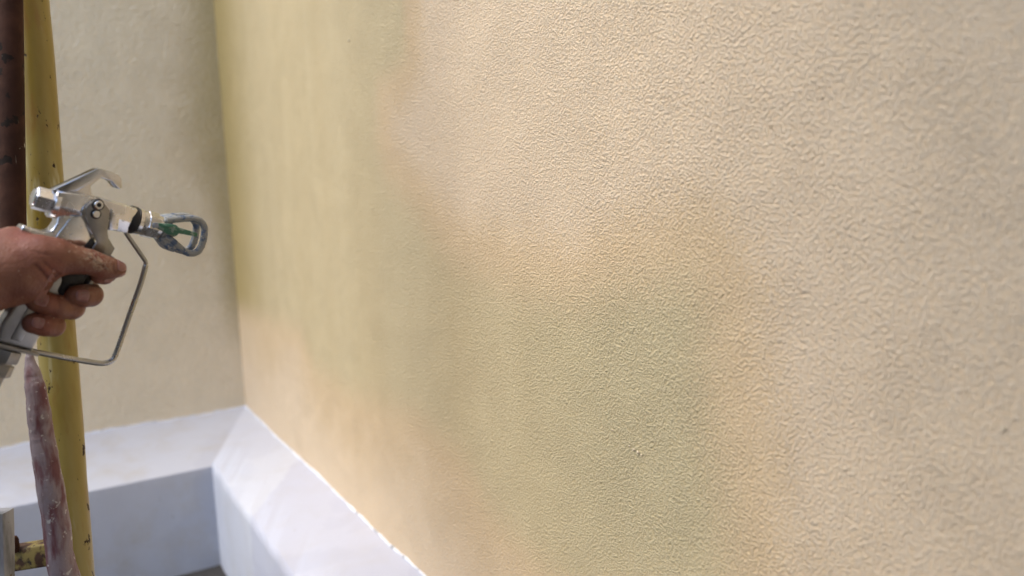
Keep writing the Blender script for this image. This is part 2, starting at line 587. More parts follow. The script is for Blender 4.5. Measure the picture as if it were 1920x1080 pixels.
# plinths: each a block along its wall, mitred at the corner
ZB, ZF = CAM_H - 0.734, CAM_H - 0.762
DR, DL = 0.195, 0.440
def wob(t, s, a):
    return a * (math.sin(t * 9 + s) + 0.6 * math.sin(t * 23 + 2 * s) + 0.5 * math.sin(t * 57 + 3 * s))
def plinth(parent, along, out, d, dm, length, seed, mat):
    """d: depth off its wall, dm: depth of the other block, which the mitre runs out to."""
    bm = bmesh.new()
    n = 90
    rows = []
    for i in range(n + 1):
        t = (i / n) ** 1.4 * length
        f = dm + (length - dm) * (i / n) ** 1.4
        w1, w2 = wob(t, seed, 0.0018), wob(f, seed + 1, 0.0013)
        pts = [along * t + out * -0.01 + Z * (ZB + w1), along * t + out * 0.0 + Z * (ZB + w1),
               along * (t + (f - t) * 0.5) + out * (d * 0.5) + Z * ((ZB + ZF) / 2 + 0.004),
               along * (t + (f - t) * 0.93) + out * (d * 0.965 + w2) + Z * (ZF + 0.004),
               along * f + out * (d + w2) + Z * (ZF - 0.004 + w2 * 0.4), along * f + out * (d + w2 + 0.002) + Z * (ZF - 0.022),
               along * f + out * (d + w2 * 0.5) + Z * 0.0]
        rows.append([bm.verts.new(p) for p in pts])
    for a, b in zip(rows, rows[1:]):
        for k in range(len(a) - 1):
            bm.faces.new((a[k], a[k + 1], b[k + 1], b[k]))
    o = obj('plinth', mesh_bm('plinth', bm, 40), mat, parent)
    bm = bmesh.new()
    path, rad = [], []
    for i in range(260):
        t = 0.004 + (i / 259) ** 1.2 * (length - 0.02)
        path.append(along * t + out * 0.001 + Z * (ZB + 0.001 + wob(t, seed, 0.0018) + random.uniform(-1, 1) * 0.0012))
        rad.append(0.0027 + 0.0010 * math.sin(t * 41 + seed) * math.sin(t * 17) + random.uniform(-1, 1) * 0.0012)
    add_tube(bm, path, rad, 8, wob=0.15)
    obj('filler_bead', mesh_bm('filler_bead', bm, 60), M_BEAD, o)
    return o
p1 = plinth(right, U, W, DR, DL, 4.0, 1.0, M_WHITE)
p1['label'] = 'bright white plinth at the foot of the long wall'
p2 = plinth(far, W, U, DL, DR, 4.0, 3.3, M_DUSTY_SHADED)
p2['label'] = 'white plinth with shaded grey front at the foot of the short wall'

# unseen wall added behind the viewer to keep the low sky off both walls
bm = bmesh.new()
add_prism(bm, [(-2.6, -1.75), (2.2, -1.75), (2.2, -2.0), (-2.6, -2.0)], 0.0, 2.1, 0.01)
yard = obj('added_shade_wall', mesh_bm('added_shade_wall', bm), M_SHADE_WALL)
tag(yard, 'grey rendered wall, added unseen behind the viewer to shade the stucco corner', 'wall')

# ------------------------------------------------------------------ scaffold
def build_path(a, b, z_top, z_bot):
    d = (b - a)
    return a + d * ((z_top - a.z) / d.z), a + d * ((z_bot - a.z) / d.z)

ya, yb = P(55, 0, 1.09), P(142, 1080, 1.12)
yt, ybm = build_path(ya, yb, 2.6, 0.0)
fr = empty('scaffold_upright', ybm)
tag(fr, 'chipped yellow scaffold upright with a short cross bar, standing behind the hand', 'scaffold')
bm = bmesh.new()
L = yt - ybm
add_tube(bm, [L * (i / 40) + Vector((wob(i / 9, 2, 0.0006), 0, 0)) for i in range(41)], 0.0242, 32)
obj('upright_tube', mesh_bm('upright_tube', bm), M_YELLOW, fr)
bm = bmesh.new()
c0, c1 = P(24, 1046, 1.13) - ybm, P(139, 1028, 1.12) - ybm
x_, y_, d_ = frame(c1 - c0)
t_ = bmesh.new()
hh, hw = 0.0165, 0.012
side = (c1 - c0).normalized().cross(Z).normalized()
upv = side.cross((c1 - c0).normalized())
vs = []
for c in (c0, c1):
    vs.append([t_.verts.new(c + upv * sy * hh + side * sx * hw) for sx, sy in ((-1, -1), (1, -1), (1, 1), (-1, 1))])
t_.faces.new(vs[0]); t_.faces.new(vs[1][::-1])
for k in range(4):
    t_.faces.new((vs[0][k], vs[0][(k + 1) % 4], vs[1][(k + 1) % 4], vs[1][k]))
bmesh.ops.recalc_face_normals(t_, faces=t_.faces)
bevel_bm(t_, 0.003, 3)
join(bm, t_)
obj('cross_bar', mesh_bm('cross_bar', bm), M_BAR, fr)
bm = bmesh.new()
q0 = P(30, 1034, 1.115) - ybm
add_lathe(bm, q0, q0 + Z * 0.022, [(0, 0.0052), (0.8, 0.0052), (1, 0.0035)], 12)
obj('locking_pin', mesh_bm('locking_pin', bm), M_RUST, fr)

ra, rb = P(18, -10, 1.03), P(27, 560, 1.045)
rt_, rb_ = build_path(ra, rb, 2.6, rb.z)
bm = bmesh.new()
L = rt_ - rb_
n = 40
add_tube(bm, [L * (i / n) for i in range(n + 1)], 0.0152, 28)
ro = obj('scaffold_pole', mesh_bm('scaffold_pole', bm), M_RUST, loc=rb_)
tag(ro, 'rusty dark brown pole flecked with paint, in front of the yellow upright', 'pole')
# plank
bm = bmesh.new()
pt, pb_ = P(-6, 957, 1.02), P(-4, 1085, 1.03)
d = (pb_ - pt)
d = d * (pt.z / -d.z)
sx = Vector(CX)
sy = d.normalized().cross(sx).normalized()
t_ = bmesh.new()
rings = []
for i in range(14):
    c = d * (i / 13)
    hw, ht = 0.0155, 0.011
    rings.append([t_.verts.new(c + sx * (a * hw + random.uniform(-1, 1) * 0.0012) + sy * (b * ht + random.uniform(-1, 1) * 0.001)) for a, b in ((-1, -1), (1, -1), (1, 1), (-1, 1))])
t_.faces.new(rings[0]); t_.faces.new(rings[-1][::-1])
for a, b in zip(rings, rings[1:]):
    for k in range(4):
        t_.faces.new((a[k], a[(k + 1) % 4], b[(k + 1) % 4], b[k]))
bmesh.ops.recalc_face_normals(t_, faces=t_.faces)
bevel_bm(t_, 0.002, 2, 40)
join(bm, t_)
pl = obj('wooden_post', mesh_bm('wooden_post', bm), M_PLANK, loc=pt)
tag(pl, 'peeling grey white wooden post end below the hand, left of the hose', 'post')

# unseen deck added overhead to shade the near end of the long wall
deck = empty('added_shade_deck', CORNER + U * 2.28 + W * 0.06 + Z * 2.35)
tag(deck, 'wooden deck, added out of view to shade the near end of the long wall', 'deck')
for k in range(6):
    bm = bmesh.new()
    add_prism(bm, [Vector((0, 0, 0)), U * 2.6, U * 2.6 + W * 0.225, W * 0.225], 0.0, 0.04, 0.004)
    obj('plank', mesh_bm('plank', bm), M_PLANK, deck, loc=W * (0.232 * k))

# ------------------------------------------------------------------ spray gun frame
GC_D = 0.77      # where the gun's drawing is laid out
GK = 1.10        # the gun and the hand are this much larger than the drawing, and as much farther
gc = P(200, 420, GC_D)
rv = Vector(ray(200, 420)).normalized()
e1 = Vector(CX) - rv * Vector(CX).dot(rv)
e1.normalize()
a_ = R(18)
GX = e1 * math.cos(a_) + rv * math.sin(a_)
n0 = -rv * math.cos(a_) + e1 * math.sin(a_)
GY0 = n0.cross(GX)
b_ = R(7)
GY = GY0 * math.cos(b_) + n0 * math.sin(b_)
GN = GX.cross(GY)
GM = Matrix.Identity(4)
for i in range(3):
    GM[i][0], GM[i][1], GM[i][2], GM[i][3] = GX[i] * GK, GY[i] * GK, GN[i] * GK, P(200, 420, GC_D * GK)[i]

def G(px, py, z=0.0):
    """photo pixel to gun coordinates on the plane z metres in front of the gun's middle."""
    r = Vector(ray(px, py))
    o = Vector(CAM) - gc
    t = (z - o.dot(GN)) / r.dot(GN)
    q = o + r * t
    return Vector((q.dot(GX), q.dot(GY), z))
def G2(pts, z=0.0):
    return [G(x, y, z) for x, y in pts]
PXM = (G(201, 420) - G(200, 420)).length     # metres per pixel at the gun

gun = empty('spray_gun')
gun.matrix_world = GM
tag(gun, 'silver airless paint spray gun with green tip, held in the hand', 'spray gun')

# body casting
bm = bmesh.new()
HOOK = [(99, 356), (183, 316), (191, 316.5), (212, 323), (224, 328.5), (229, 337), (229.5, 351), (226, 355.5), (218, 353),
        (214, 348), (209, 341.5), (190.5, 333.5), (171, 348.5), (172.5, 364), (178, 369), (176, 378), (110, 378)]
hk = bmesh.new()
add_prism(hk, G2(HOOK, 0.0065), -0.0065, 0.0065, 0.0012)
obj('hook', mesh_bm('hook', hk, 30), M_HOOK, gun)
def section(xa, top, mid, low, zt, zn, zl):
    return [G(xa[0], top, 0.0) + Vector((0, 0, zt)), G(xa[0], top, 0.0) + Vector((0, -0.0015, zn)), G(xa[1], mid, zn), G(xa[2], low, zl),
            G(xa[2], low, 0) + Vector((0, 0, -zl)), G(xa[1], mid, 0) + Vector((0, 0, -zn)), G(xa[0], top, 0) + Vector((0, -0.0015, -zn)), G(xa[0], top, 0) + Vector((0, 0, -zt))]
t_ = bmesh.new()
secs = [section((101, 104, 98), 355, 385, 408, 0.008, 0.0125, 0.007), section((150, 150, 150), 361, 396, 412, 0.009, 0.0125, 0.008),
        section((178, 186, 188), 367, 402, 428, 0.009, 0.0125, 0.009), section((250, 246, 239), 388.5, 417, 437, 0.008, 0.0125, 0.007)]
rr = [[t_.verts.new(p) for p in s] for s in secs]
t_.faces.new(rr[0]); t_.faces.new(rr[-1][::-1])
for a, b in zip(rr, rr[1:]):
    for k in range(8):
        t_.faces.new((a[k], a[(k + 1) % 8], b[(k + 1) % 8], b[k]))
bmesh.ops.recalc_face_normals(t_, faces=t_.faces)
bevel_bm(t_, 0.0008, 2, 20)
join(bm, t_)
# neck, tang and handle
NECK = [(109, 404), (165, 398), (186, 424), (179, 452), (167, 478), (150, 514), (66, 500), (72, 462), (60, 444), (41, 437), (39, 428), (46, 421.5), (58, 427.5), (84, 435.5), (97, 433), (107, 418)]
add_prism(bm, G2(NECK, 0.009), -0.009, 0.009, 0.0022, 3)
PLATE = [(132, 409), (156, 404), (172, 412), (178, 441), (166, 459), (150, 462), (104, 446), (106, 443)]
add_prism(bm, G2(PLATE, 0.0115), 0.004, 0.0115, 0.0009)
hb = bmesh.new()
add_prism(hb, G2([(66, 503), (149, 517), (128, 548), (86, 612), (60, 658), (-8, 641), (4, 606), (44, 548)], 0.009), -0.0092, 0.0092, 0.003, 4)
# raised rib along the handle
add_prism(hb, G2([(62, 560), (80, 574), (40, 641), (20, 636)], 0.0105), 0.004, 0.0104, 0.0012)
obj('handle', mesh_bm('handle', hb, 30), M_GRIP, gun)
# boss behind the trigger
BOSS = [(151, 398), (156, 388), (168, 378), (180, 374.5), (192, 377), (203, 388), (206, 396), (203, 432), (186, 446), (176, 442), (162, 417)]
add_prism(bm, G2(BOSS, 0.0145), 0.002, 0.0145, 0.0012)
# front web
add_prism(bm, G2([(212, 391), (224, 412), (222, 431), (203, 432), (207, 394)], 0.0138), 0.0, 0.0138, 0.001)
obj('body', mesh_bm('body', bm, 30), M_ALU, gun)

# hex nut at the rear
bm = bmesh.new()
n0_, n1_ = G(80, 376.5, 0.001), G(99, 381, 0.001)
axis = (G(247, 413) - G(100, 372)).normalized()
mid = G(101, 380, 0.0)
add_lathe(bm, mid - axis * 0.017, mid + axis * 0.001, [(0, 0.0088), (0.05, 0.0106), (0.12, 0.0112), (1, 0.0112)], 6, phase=0.3)
add_lathe(bm, mid - axis * 0.0185, mid - axis * 0.0165, [(0, 0.0062), (0.3, 0.0078), (1, 0.0082)], 24)
add_lathe(bm, mid - axis * 0.003, mid + axis * 0.002, [(0, 0.0135), (0.2, 0.0142), (1, 0.0142)], 24)
obj('hex_nut', mesh_bm('hex_nut', bm, 25), M_ALU, gun)

# barrel end: black ring, retaining nut
def ax(t, px=247.0, py=412.0):
    return G(px, py, 0.0) + axis * t
bm = bmesh.new()
add_lathe(bm, ax(-0.0045), ax(0.0034), [(0, 0.0128), (0.15, 0.0136), (0.85, 0.0136), (1, 0.0126)], 40)
obj('sealing_ring', mesh_bm('sealing_ring', bm), M_BLACK, gun)
bm = bmesh.new()
add_lathe(bm, ax(0.0034), ax(0.0085), [(0, 0.0122), (0.1, 0.0132), (0.8, 0.0130), (1, 0.0118)], 40)
add_lathe(bm, ax(0.0085), ax(0.029), [(0, 0.0118), (0.12, 0.0124), (0.4, 0.0124), (0.45, 0.0117), (0.93, 0.0115), (1, 0.0105)], 40)
add_lathe(bm, ax(0.0125), ax(0.0235), [(0, 0.0128), (0.08, 0.0137), (0.92, 0.0137), (1, 0.0128)], 8, phase=0.2)
obj('retaining_nut', mesh_bm('retaining_nut', bm, 28), M_CHROME, gun)

# trigger
trig = None
bm = bmesh.new()
TP = [(161, 391), (167, 382), (178, 375.5), (191, 378), (199, 385), (205.5, 394), (204.5, 414), (202, 434), (203.5, 448),
      (182, 456), (176.5, 442), (167, 421), (161.5, 401)]
add_prism(bm, G2(TP, 0.0165), 0.0147, 0.0166, 0.0005)
add_prism(bm, [Vector((p.x, p.y, 0)) for p in G2(TP, 0.0)], -0.0166, -0.0147, 0.0005)
# lower blade folded inwards
def quadplate(bm, pts, th):
    t = bmesh.new()
    a = [Vector(p) for p in pts]
    nn = (a[1] - a[0]).cross(a[2] - a[0]).normalized() * th
    if nn.z > 0:
        nn = -nn
    f = [t.verts.new(p) for p in a]
    b = [t.verts.new(p + nn) for p in a]
    n = len(a)
    t.faces.new(f); t.faces.new(b[::-1])
    for i in range(n):
        t.faces.new((f[i], f[(i + 1) % n], b[(i + 1) % n], b[i]))
    bmesh.ops.recalc_face_normals(t, faces=t.faces)
    bevel_bm(t, 0.0004, 2)
    join(bm, t)
quadplate(bm, [G(181.5, 455.5, 0.0165), G(204, 447.5, 0.0165), G(215.5, 466.5, 0.009), G(205, 484, 0.008), G(180, 492, 0.008), G(172, 470, 0.0135)], 0.0022)
# finger lever behind the thumb
pth = catmull([G(205, 478, 0), G(196, 492, 0), G(182, 506, 0), (G(166, 524, 0)), G(158, 546, 0)], 5)
add_tube(bm, pth, 0.0022, 12, flat=None)
for s in (-0.008, -0.004, 0.004, 0.008):
    add_tube(bm, [p + Vector((0, 0, s)) for p in pth], 0.0022, 10)
trig = obj('trigger', mesh_bm('trigger', bm, 30), M_STEEL, gun)
for (sx_, sy_, r_, k) in ((183.7, 384, 0.0041, 1), (179.5, 401.3, 0.0033, 0)):
    bm = bmesh.new()
    c = G(sx_, sy_, 0.0166)
    zz = Vector((0, 0, 1))
    if k:
        add_lathe(bm, c, c + zz * 0.0006, [(0, r_ * 1.4), (1, r_ * 1.3)], 24)
        add_lathe(bm, c, c + zz * 0.0032, [(0, r_), (0.75, r_), (1, r_ * 0.82), (1, r_ * 0.5), (0.3, r_ * 0.48)], 24)
    else:
        add_lathe(bm, c, c + zz * 0.0005, [(0, r_ * 1.45), (0.7, r_ * 1.45), (1, r_ * 1.3)], 24)
        add_lathe(bm, c + zz * 0.0005, c + zz * 0.0026, [(0, r_), (0.8, r_), (1, r_ * 0.85)], 24)
    sme = mesh_bm('screw', bm)
    so_ = obj('screw', sme, M_CHROME, trig)
    sme.materials.append(M_BLACK)
    for p in sme.polygons:       # the dark recess round the head, and the socket of the upper one, painted black
        q = Vector(p.center) - c
        if q.z < 0.00065 or (k and q.xy.length < r_ * 0.45):
            p.material_index = 1

# trigger guard: a bent flat wire
bm = bmesh.new()
gp = [G(x, y, 0.002) for x, y in [(236, 436), (243, 447), (268, 483), (273.2, 493), (270.5, 508), (262, 537), (245, 585), (228, 634), (217, 664), (210, 675.5), (196, 681), (178, 680), (140, 674), (100, 666.5), (62, 659), (40, 655)]]
pth = catmull(gp, 7)
rads = [0.0022 if i < 24 else 0.0027 for i in range(len(pth))]
add_tube(bm, pth, rads, 14)
add_lathe(bm, G(55, 656, 0.0075), G(55, 656, -0.004), [(0, 0.002), (0.1, 0.003), (1, 0.003)], 16)
obj('trigger_guard', mesh_bm('trigger_guard', bm, 50), M_WIRE, gun)

# black insert in the grip
bm = bmesh.new()
add_prism(bm, G2([(116, 503), (166, 503), (163, 522), (150, 545), (118, 560), (108, 546), (117, 530)], 0.0112), -0.0112, 0.0112, 0.002)
add_prism(bm, G2([(170, 446), (178, 452), (180, 464), (168, 470), (158, 461)], 0.0112), -0.0112, 0.0125, 0.0015)
obj('grip_insert', mesh_bm('grip_insert', bm), M_BLACK, gun)

# hose swivel below the handle
bm = bmesh.new()
h0 = G(30, 648, 0.0)
hd = (G(0, 706, 0) - G(26, 650, 0)).normalized()
add_prism(bm, G2([(-12, 640.5), (74, 663), (72, 669), (-12, 650)], 0.0095), -0.0095, 0.0095, 0.0006)
c = G(14, 655, 0.0)
add_lathe(bm, c, c + hd * 0.011, [(0, 0.0125), (0.85, 0.0125), (1, 0.0115)], 6, phase=0.5)
add_lathe(bm, c + hd * 0.011, c + hd * 0.0135, [(0, 0.0088), (1, 0.0088)], 24)
add_lathe(bm, c + hd * 0.0135, c + hd * 0.024, [(0, 0.0112), (0.1, 0.0118), (1, 0.0118)], 6, phase=0.1)
add_lathe(bm, c + hd * 0.024, c + hd * 0.05, [(0, 0.0075), (1, 0.0075)], 20)
obj('hose_swivel', mesh_bm('hose_swivel', bm, 28), M_STEEL, gun)

# tip guard with two loops
bm = bmesh.new()
def bx(t):
    return ax(t)
add_lathe(bm, bx(0.0285), bx(0.036), [(0, 0.0108), (0.1, 0.0122), (0.9, 0.0122), (1, 0.0105)], 32)
LOOP = [(312, 413), (330, 411), (350, 409.5), (365, 410), (376, 415), (383, 426), (383, 440), (379, 458), (371, 471), (358, 475.5), (345, 471), (334, 462), (322, 451), (308, 444)]
for zc in (0.008, -0.012):
    base = [G(x, y, 0.008) for x, y in LOOP]
    pth = catmull([Vector((p.x, p.y, zc)) for p in base], 5)
    add_tube(bm, pth, 0.0035, 12, wob=0.06)
# cheeks joining the loops to the ring
for ctr in (((305, 411), (322, 404), (334, 404), (336, 413), (318, 420), (306, 420)), ((297, 446), (313, 442), (331, 456), (331, 468), (323, 473), (312, 467))):
    add_prism(bm, [Vector((p.x, p.y, 0)) for p in G2(ctr, 0.006)], -0.0135, 0.0100, 0.002, 2)
add_lathe(bm, bx(0.036), bx(0.044), [(0, 0.0085), (1, 0.0055)], 24)
obj('tip_guard', mesh_bm('tip_guard', bm, 45), M_GUARD, gun)
# reversible tip
bm = bmesh.new()
TIP = [(297, 418.5), (331, 422), (336, 426.5), (372, 437.5), (370, 444.5), (336, 438), (330, 441), (316, 440), (298, 429)]
add_prism(bm, G2(TIP, 0.015), 0.0085, 0.0150, 0.0011)
add_prism(bm, G2([(305, 422.5), (328, 425), (329, 428), (306, 425.5)], 0.0158), 0.013, 0.0158, 0.0004)
add_prism(bm, G2([(306, 428.5), (326, 431.5), (326, 434), (309, 431)], 0.0158), 0.013, 0.0158, 0.0004)
c = G(318, 431, 0.0)
add_lathe(bm, c + Vector((0, 0, -0.008)), c + Vector((0, 0, 0.011)), [(0, 0.0052), (1, 0.0052)], 20)
tip = obj('spray_tip', mesh_bm('spray_tip', bm, 30), M_GREEN, gun)
bm = bmesh.new()
add_prism(bm, G2([(288.5, 418), (298, 418), (298.5, 428), (288, 427)], 0.0152), 0.0085, 0.0152, 0.0008)
obj('end_cap', mesh_bm('end_cap', bm), M_CAP, tip)

# ------------------------------------------------------------------ hose
bm = bmesh.new()
hp = [P(62, 575, 0.913), P(59, 620, 0.913), P(56, 655, 0.913), P(56, 675, 0.913), P(62, 705, 0.913), P(69, 745, 0.913), P(79, 820, 0.918), P(93, 905, 0.924), P(106, 985, 0.935), P(120, 1075, 0.946)]
d = hp[-1] - hp[-2]
hp += [hp[-1] + d * 1.2 + Vector((0.01, 0.02, 0)), hp[-1] + d * 3.2 + Vector((0.03, 0.08, 0)), hp[-1] + d * 5.0 + Vector((0.08, 0.2, 0))]
hp += [Vector((hp[-1].x + 0.02, hp[-1].y + 0.08, 0.10)), Vector((hp[-1].x - 0.06, hp[-1].y + 0.22, 0.016)), Vector((hp[-1].x - 0.35, hp[-1].y + 0.16, 0.016)), Vector((hp[-1].x - 0.8, hp[-1].y - 0.1, 0.016))]
hr = [1.1 * r_ for r_ in (0.0022, 0.0022, 0.0026, 0.0045, 0.0083, 0.0104, 0.0118, 0.0128, 0.0132, 0.0136, 0.0136, 0.0136, 0.0136, 0.0136, 0.0136, 0.0136, 0.0136)]
pth = catmull(hp, 8)
rads = [float(np.interp(i / 8, range(len(hr)), hr)) * (1 + 0.03 * math.sin(i * 0.9)) for i in range(len(pth))]
add_tube(bm, [p - hp[-1] for p in pth], rads, 18, wob=0.03)
ho = obj('paint_hose', mesh_bm('paint_hose', bm, 60), M_HOSE, loc=hp[-1])
tag(ho, 'red hose smeared with dried white paint, hanging below the spray gun', 'hose')

# ------------------------------------------------------------------ the hand
VOX = 0.00135
def cap(X, a, b, ra, rb_):
    a, b = np.array(a), np.array(b)
    ab = b - a
    t = np.clip(((X - a) @ ab) / (ab @ ab), 0, 1)
    return np.linalg.norm(X - a - t[..., None] * ab, axis=-1) - (ra + (rb_ - ra) * t)
def ell(X, c, r, ax3=None):
    q = X - np.array(c)
    if ax3 is not None:
        q = q @ np.array(ax3).T
    k = np.linalg.norm(q / np.array(r), axis=-1)
    return (k - 1) * min(r)
def smin(a, b, k):
    h = np.clip(0.5 + 0.5 * (b - a) / k, 0, 1)
    return b * (1 - h) + a * h - k * h * (1 - h)

def chain(X, pts, k=0.004):
    d = None
    for (a, ra), (b, rb_) in zip(pts, pts[1:]):
        c = cap(X, a, b, ra, rb_)
        d = c if d is None else smin(d, c, k)
    return d
def H(px, py, zmm, rmm):
    return (tuple(G(px, py, zmm / 1000)), rmm / 1000)

THUMB = [H(40, 506, 15, 25), H(84, 484, 20, 18.6), H(108, 482, 22, 15.2), H(138, 487, 23, 11.9), H(168, 491, 23.5, 10.6), H(192, 500, 23.5, 9.9), H(207, 503, 23.2, 8.6), H(222, 505, 22.5, 7.2)]
INDEX = [H(40, 470, -26, 12), H(120, 480, -25, 10.8), H(188, 500, -20, 10.4), H(199, 511, -2, 9.6), H(194, 515, 10, 9.0), H(186, 516, 14, 8.4)]
MIDDLE = [H(30, 500, -26, 12), H(110, 528, -25, 11), H(166, 548, -19, 10.8), H(171, 553, -2, 10.4), H(170, 554, 9, 10.3), H(158, 554.5, 14, 10.2), H(143, 553.5, 15.5, 9.4)]
RING = [H(20, 525, -26, 12), H(90, 560, -24, 11), H(130, 574, -19, 10.6), H(137, 577, -2, 10.2), H(135, 578, 6.5, 10.2), H(112, 575, 11, 10.2), H(88, 569, 12.5, 9.9), H(69, 565.5, 12, 9.2)]
LITTLE = [H(10, 552, -24, 11), H(60, 592, -23, 10), H(96, 608, -17, 9.4), H(102, 611, -2, 9.2), H(101, 611.5, 5.5, 9.4), H(84, 610, 10.5, 9.8), H(62, 606, 11, 9.4)]

def hand_sdf(X):
    palm = chain(X, [H(-330, 590, -10, 42), H(-170, 552, -4, 37), H(-90, 532, -2, 34)], 0.02)
    palm = smin(palm, ell(X, tuple(G(10, 506, 0.005)), (0.042, 0.0335, 0.028)), 0.012)
    palm = smin(palm, cap(X, tuple(G(-40, 522, 0.006)), tuple(G(54, 491, 0.016)), 0.032, 0.0225), 0.008)
    palm = smin(palm, cap(X, tuple(G(26, 450, -0.004)), tuple(G(40, 452, -0.016)), 0.0105, 0.0125), 0.014)   # web over the tang
    palm = smin(palm, cap(X, tuple(G(30, 470, -0.024)), tuple(G(5, 555, -0.022)), 0.012, 0.012), 0.016)      # knuckle row, far side
    th = chain(X, THUMB, 0.006)
    body = smin(palm, th, 0.008)
    d = body
    for f, k in ((INDEX, 0.0008), (MIDDLE, 0.0005), (RING, 0.0004), (LITTLE, 0.0004)):
        d = smin(d, chain(X, f, 0.003), k)
    return d

# creases cut into the skin: polylines on the hand's near side, with their width
CREASES = [([(88, 523), (96, 519), (104, 520), (110, 514)], 1.3), ([(66, 497), (76, 507), (88, 521), (102, 531)], 1.1), ([(82, 492), (92, 500), (100, 508), (110, 514)], 0.8),
           ([(174, 467), (177, 476), (181, 484)], 0.9), ([(186, 475), (188, 482), (190, 488)], 0.8), ([(166, 480), (176, 490), (190, 497), (198, 505)], 0.8), ([(180, 470), (184, 478), (185, 486)], 0.6),
           ([(160, 537), (163, 545), (162, 556)], 0.6), ([(108, 560), (112, 570), (110, 582)], 0.5), ([(60, 470), (78, 476), (96, 478)], 0.5),
           ([(213, 496), (211.5, 504), (216, 512)], 0.7), ([(156, 543), (159.5, 552), (156, 563)], 0.8), ([(83, 555), (86, 564), (81, 573)], 0.8), ([(73, 597), (75.5, 604), (70, 612)], 0.8)]

def grid_axes(lo, hi):
    return [np.arange(l, h, VOX, dtype=np.float32) for l, h in zip(lo, hi)]
allp = THUMB + INDEX + MIDDLE + RING + LITTLE + [H(-330, 590, -10, 44)]
lo = np.min([np.array(p) - r for p, r in allp], 0) - 0.012
hi = np.max([np.array(p) + r for p, r in allp], 0) + 0.012
gx, gy, gz = grid_axes(lo, hi)
D_ = np.empty((len(gx), len(gy), len(gz)), np.float32)
for i0 in range(0, len(gx), 24):
    X = np.stack(np.meshgrid(gx[i0:i0 + 24], gy, gz, indexing='ij'), -1).astype(np.float32)
    D_[i0:i0 + 24] = hand_sdf(X)

def surface_nets(V, origin, h):
    ins = V < 0
    nx, ny, nz = V.shape
    c = np.zeros((nx - 1, ny - 1, nz - 1), np.int8)
    for i in (0, 1):
        for j in (0, 1):
            for k in (0, 1):
                c += ins[i:nx - 1 + i, j:ny - 1 + j, k:nz - 1 + k]
    act = (c > 0) & (c < 8)
    ids = -np.ones(act.shape, np.int64)
    cells = np.argwhere(act)
    ids[act] = np.arange(len(cells))
    acc = np.zeros((len(cells), 3))
    cnt = np.zeros(len(cells))
    cor = [np.array((i, j, k)) for i in (0, 1) for j in (0, 1) for k in (0, 1)]
    for a in range(8):
        for b in range(a + 1, 8):
            if np.abs(cor[a] - cor[b]).sum() != 1:
                continue
            va = V[tuple((cells + cor[a]).T)]
            vb = V[tuple((cells + cor[b]).T)]
            m = (va < 0) != (vb < 0)
            t = np.where(m, va / np.where(m, va - vb, 1), 0)
            acc += np.where(m[:, None], cor[a] + t[:, None] * (cor[b] - cor[a]), 0)
            cnt += m
    v = (cells + acc / cnt[:, None]) * h + origin
    faces = []
    for axn in range(3):
        sl0 = [slice(None)] * 3; sl1 = [slice(None)] * 3
        sl0[axn] = slice(0, -1); sl1[axn] = slice(1, None)
        a, b = ins[tuple(sl0)], ins[tuple(sl1)]
        o1, o2 = [(1, 2), (2, 0), (0, 1)][axn]
        for flip, m in ((False, a & ~b), (True, ~a & b)):
            e = np.argwhere(m)
            e = e[(e[:, o1] > 0) & (e[:, o2] > 0) & (e[:, o1] < V.shape[o1] - 1) & (e[:, o2] < V.shape[o2] - 1)]
            q = []
            for d1, d2 in ((1, 1), (0, 1), (0, 0), (1, 0)):
                k = e.copy()
                k[:, o1] -= d1
                k[:, o2] -= d2
                q.append(ids[tuple(k.T)])
            q = np.stack(q, -1)
            faces.append(q[:, ::-1] if flip else q)
    f = np.concatenate(faces)
    return v, f[(f >= 0).all(1)]
V_, F_ = surface_nets(D_, np.array([gx[0], gy[0], gz[0]]), VOX)
# relax, then pull back onto the shape and press in the creases
def relax(v, f, it, lam):
    e = np.concatenate([f[:, [0, 1]], f[:, [1, 2]], f[:, [2, 3]], f[:, [3, 0]]])
    n = np.bincount(e[:, 0], minlength=len(v)) + np.bincount(e[:, 1], minlength=len(v))
    for _ in range(it):
        s = np.zeros_like(v)
        for k in range(3):
            s[:, k] = np.bincount(e[:, 0], v[e[:, 1], k], len(v)) + np.bincount(e[:, 1], v[e[:, 0], k], len(v))
        v = v + lam * (s / n[:, None] - v)
    return v
V_ = relax(V_, F_, 3, 0.5)
def grad(X, h=0.0006):
    g_ = np.zeros_like(X)
    for k in range(3):
        dx = np.zeros(3); dx[k] = h
        g_[:, k] = hand_sdf(X + dx) - hand_sdf(X - dx)
    return g_ / (np.linalg.norm(g_, axis=1, keepdims=True) + 1e-12)
NRM = grad(V_)

# the near-side creases follow pixels: find, for every skin point, its place along them on the z that the point has
camL = np.array([(Vector(CAM) - gc).dot(GX), (Vector(CAM) - gc).dot(GY), (Vector(CAM) - gc).dot(GN)])
def flat_xy(X, z=0.025):
    t = (z - camL[2]) / (X[:, 2] - camL[2])
    return camL[:2] + (X[:, :2] - camL[:2]) * t[:, None]
XY = flat_xy(V_)
near = NRM[:, 2] > 0.05
crease = np.zeros(len(V_))
for pts, wd in CREASES:
    pl_ = [np.array(G(x, y, 0.025))[:2] for x, y in pts]
    dmin = np.full(len(V_), 1e9)
    for a, b in zip(pl_, pl_[1:]):
        ab = b - a
        t = np.clip(((XY - a) @ ab) / (ab @ ab), 0, 1)
        dmin = np.minimum(dmin, np.linalg.norm(XY - a - t[:, None] * ab, axis=1))
    crease = np.maximum(crease, np.exp(-(dmin / (wd * 0.0011)) ** 2) * min(1, wd) * near)
V2 = V_ - NRM * (crease * 0.0013)[:, None]
def blob(px, py, rad):
    c = np.array(G(px, py, 0.025))[:2]
    return np.exp(-(np.linalg.norm(XY - c, axis=1) / (rad * PXM)) ** 2) * near
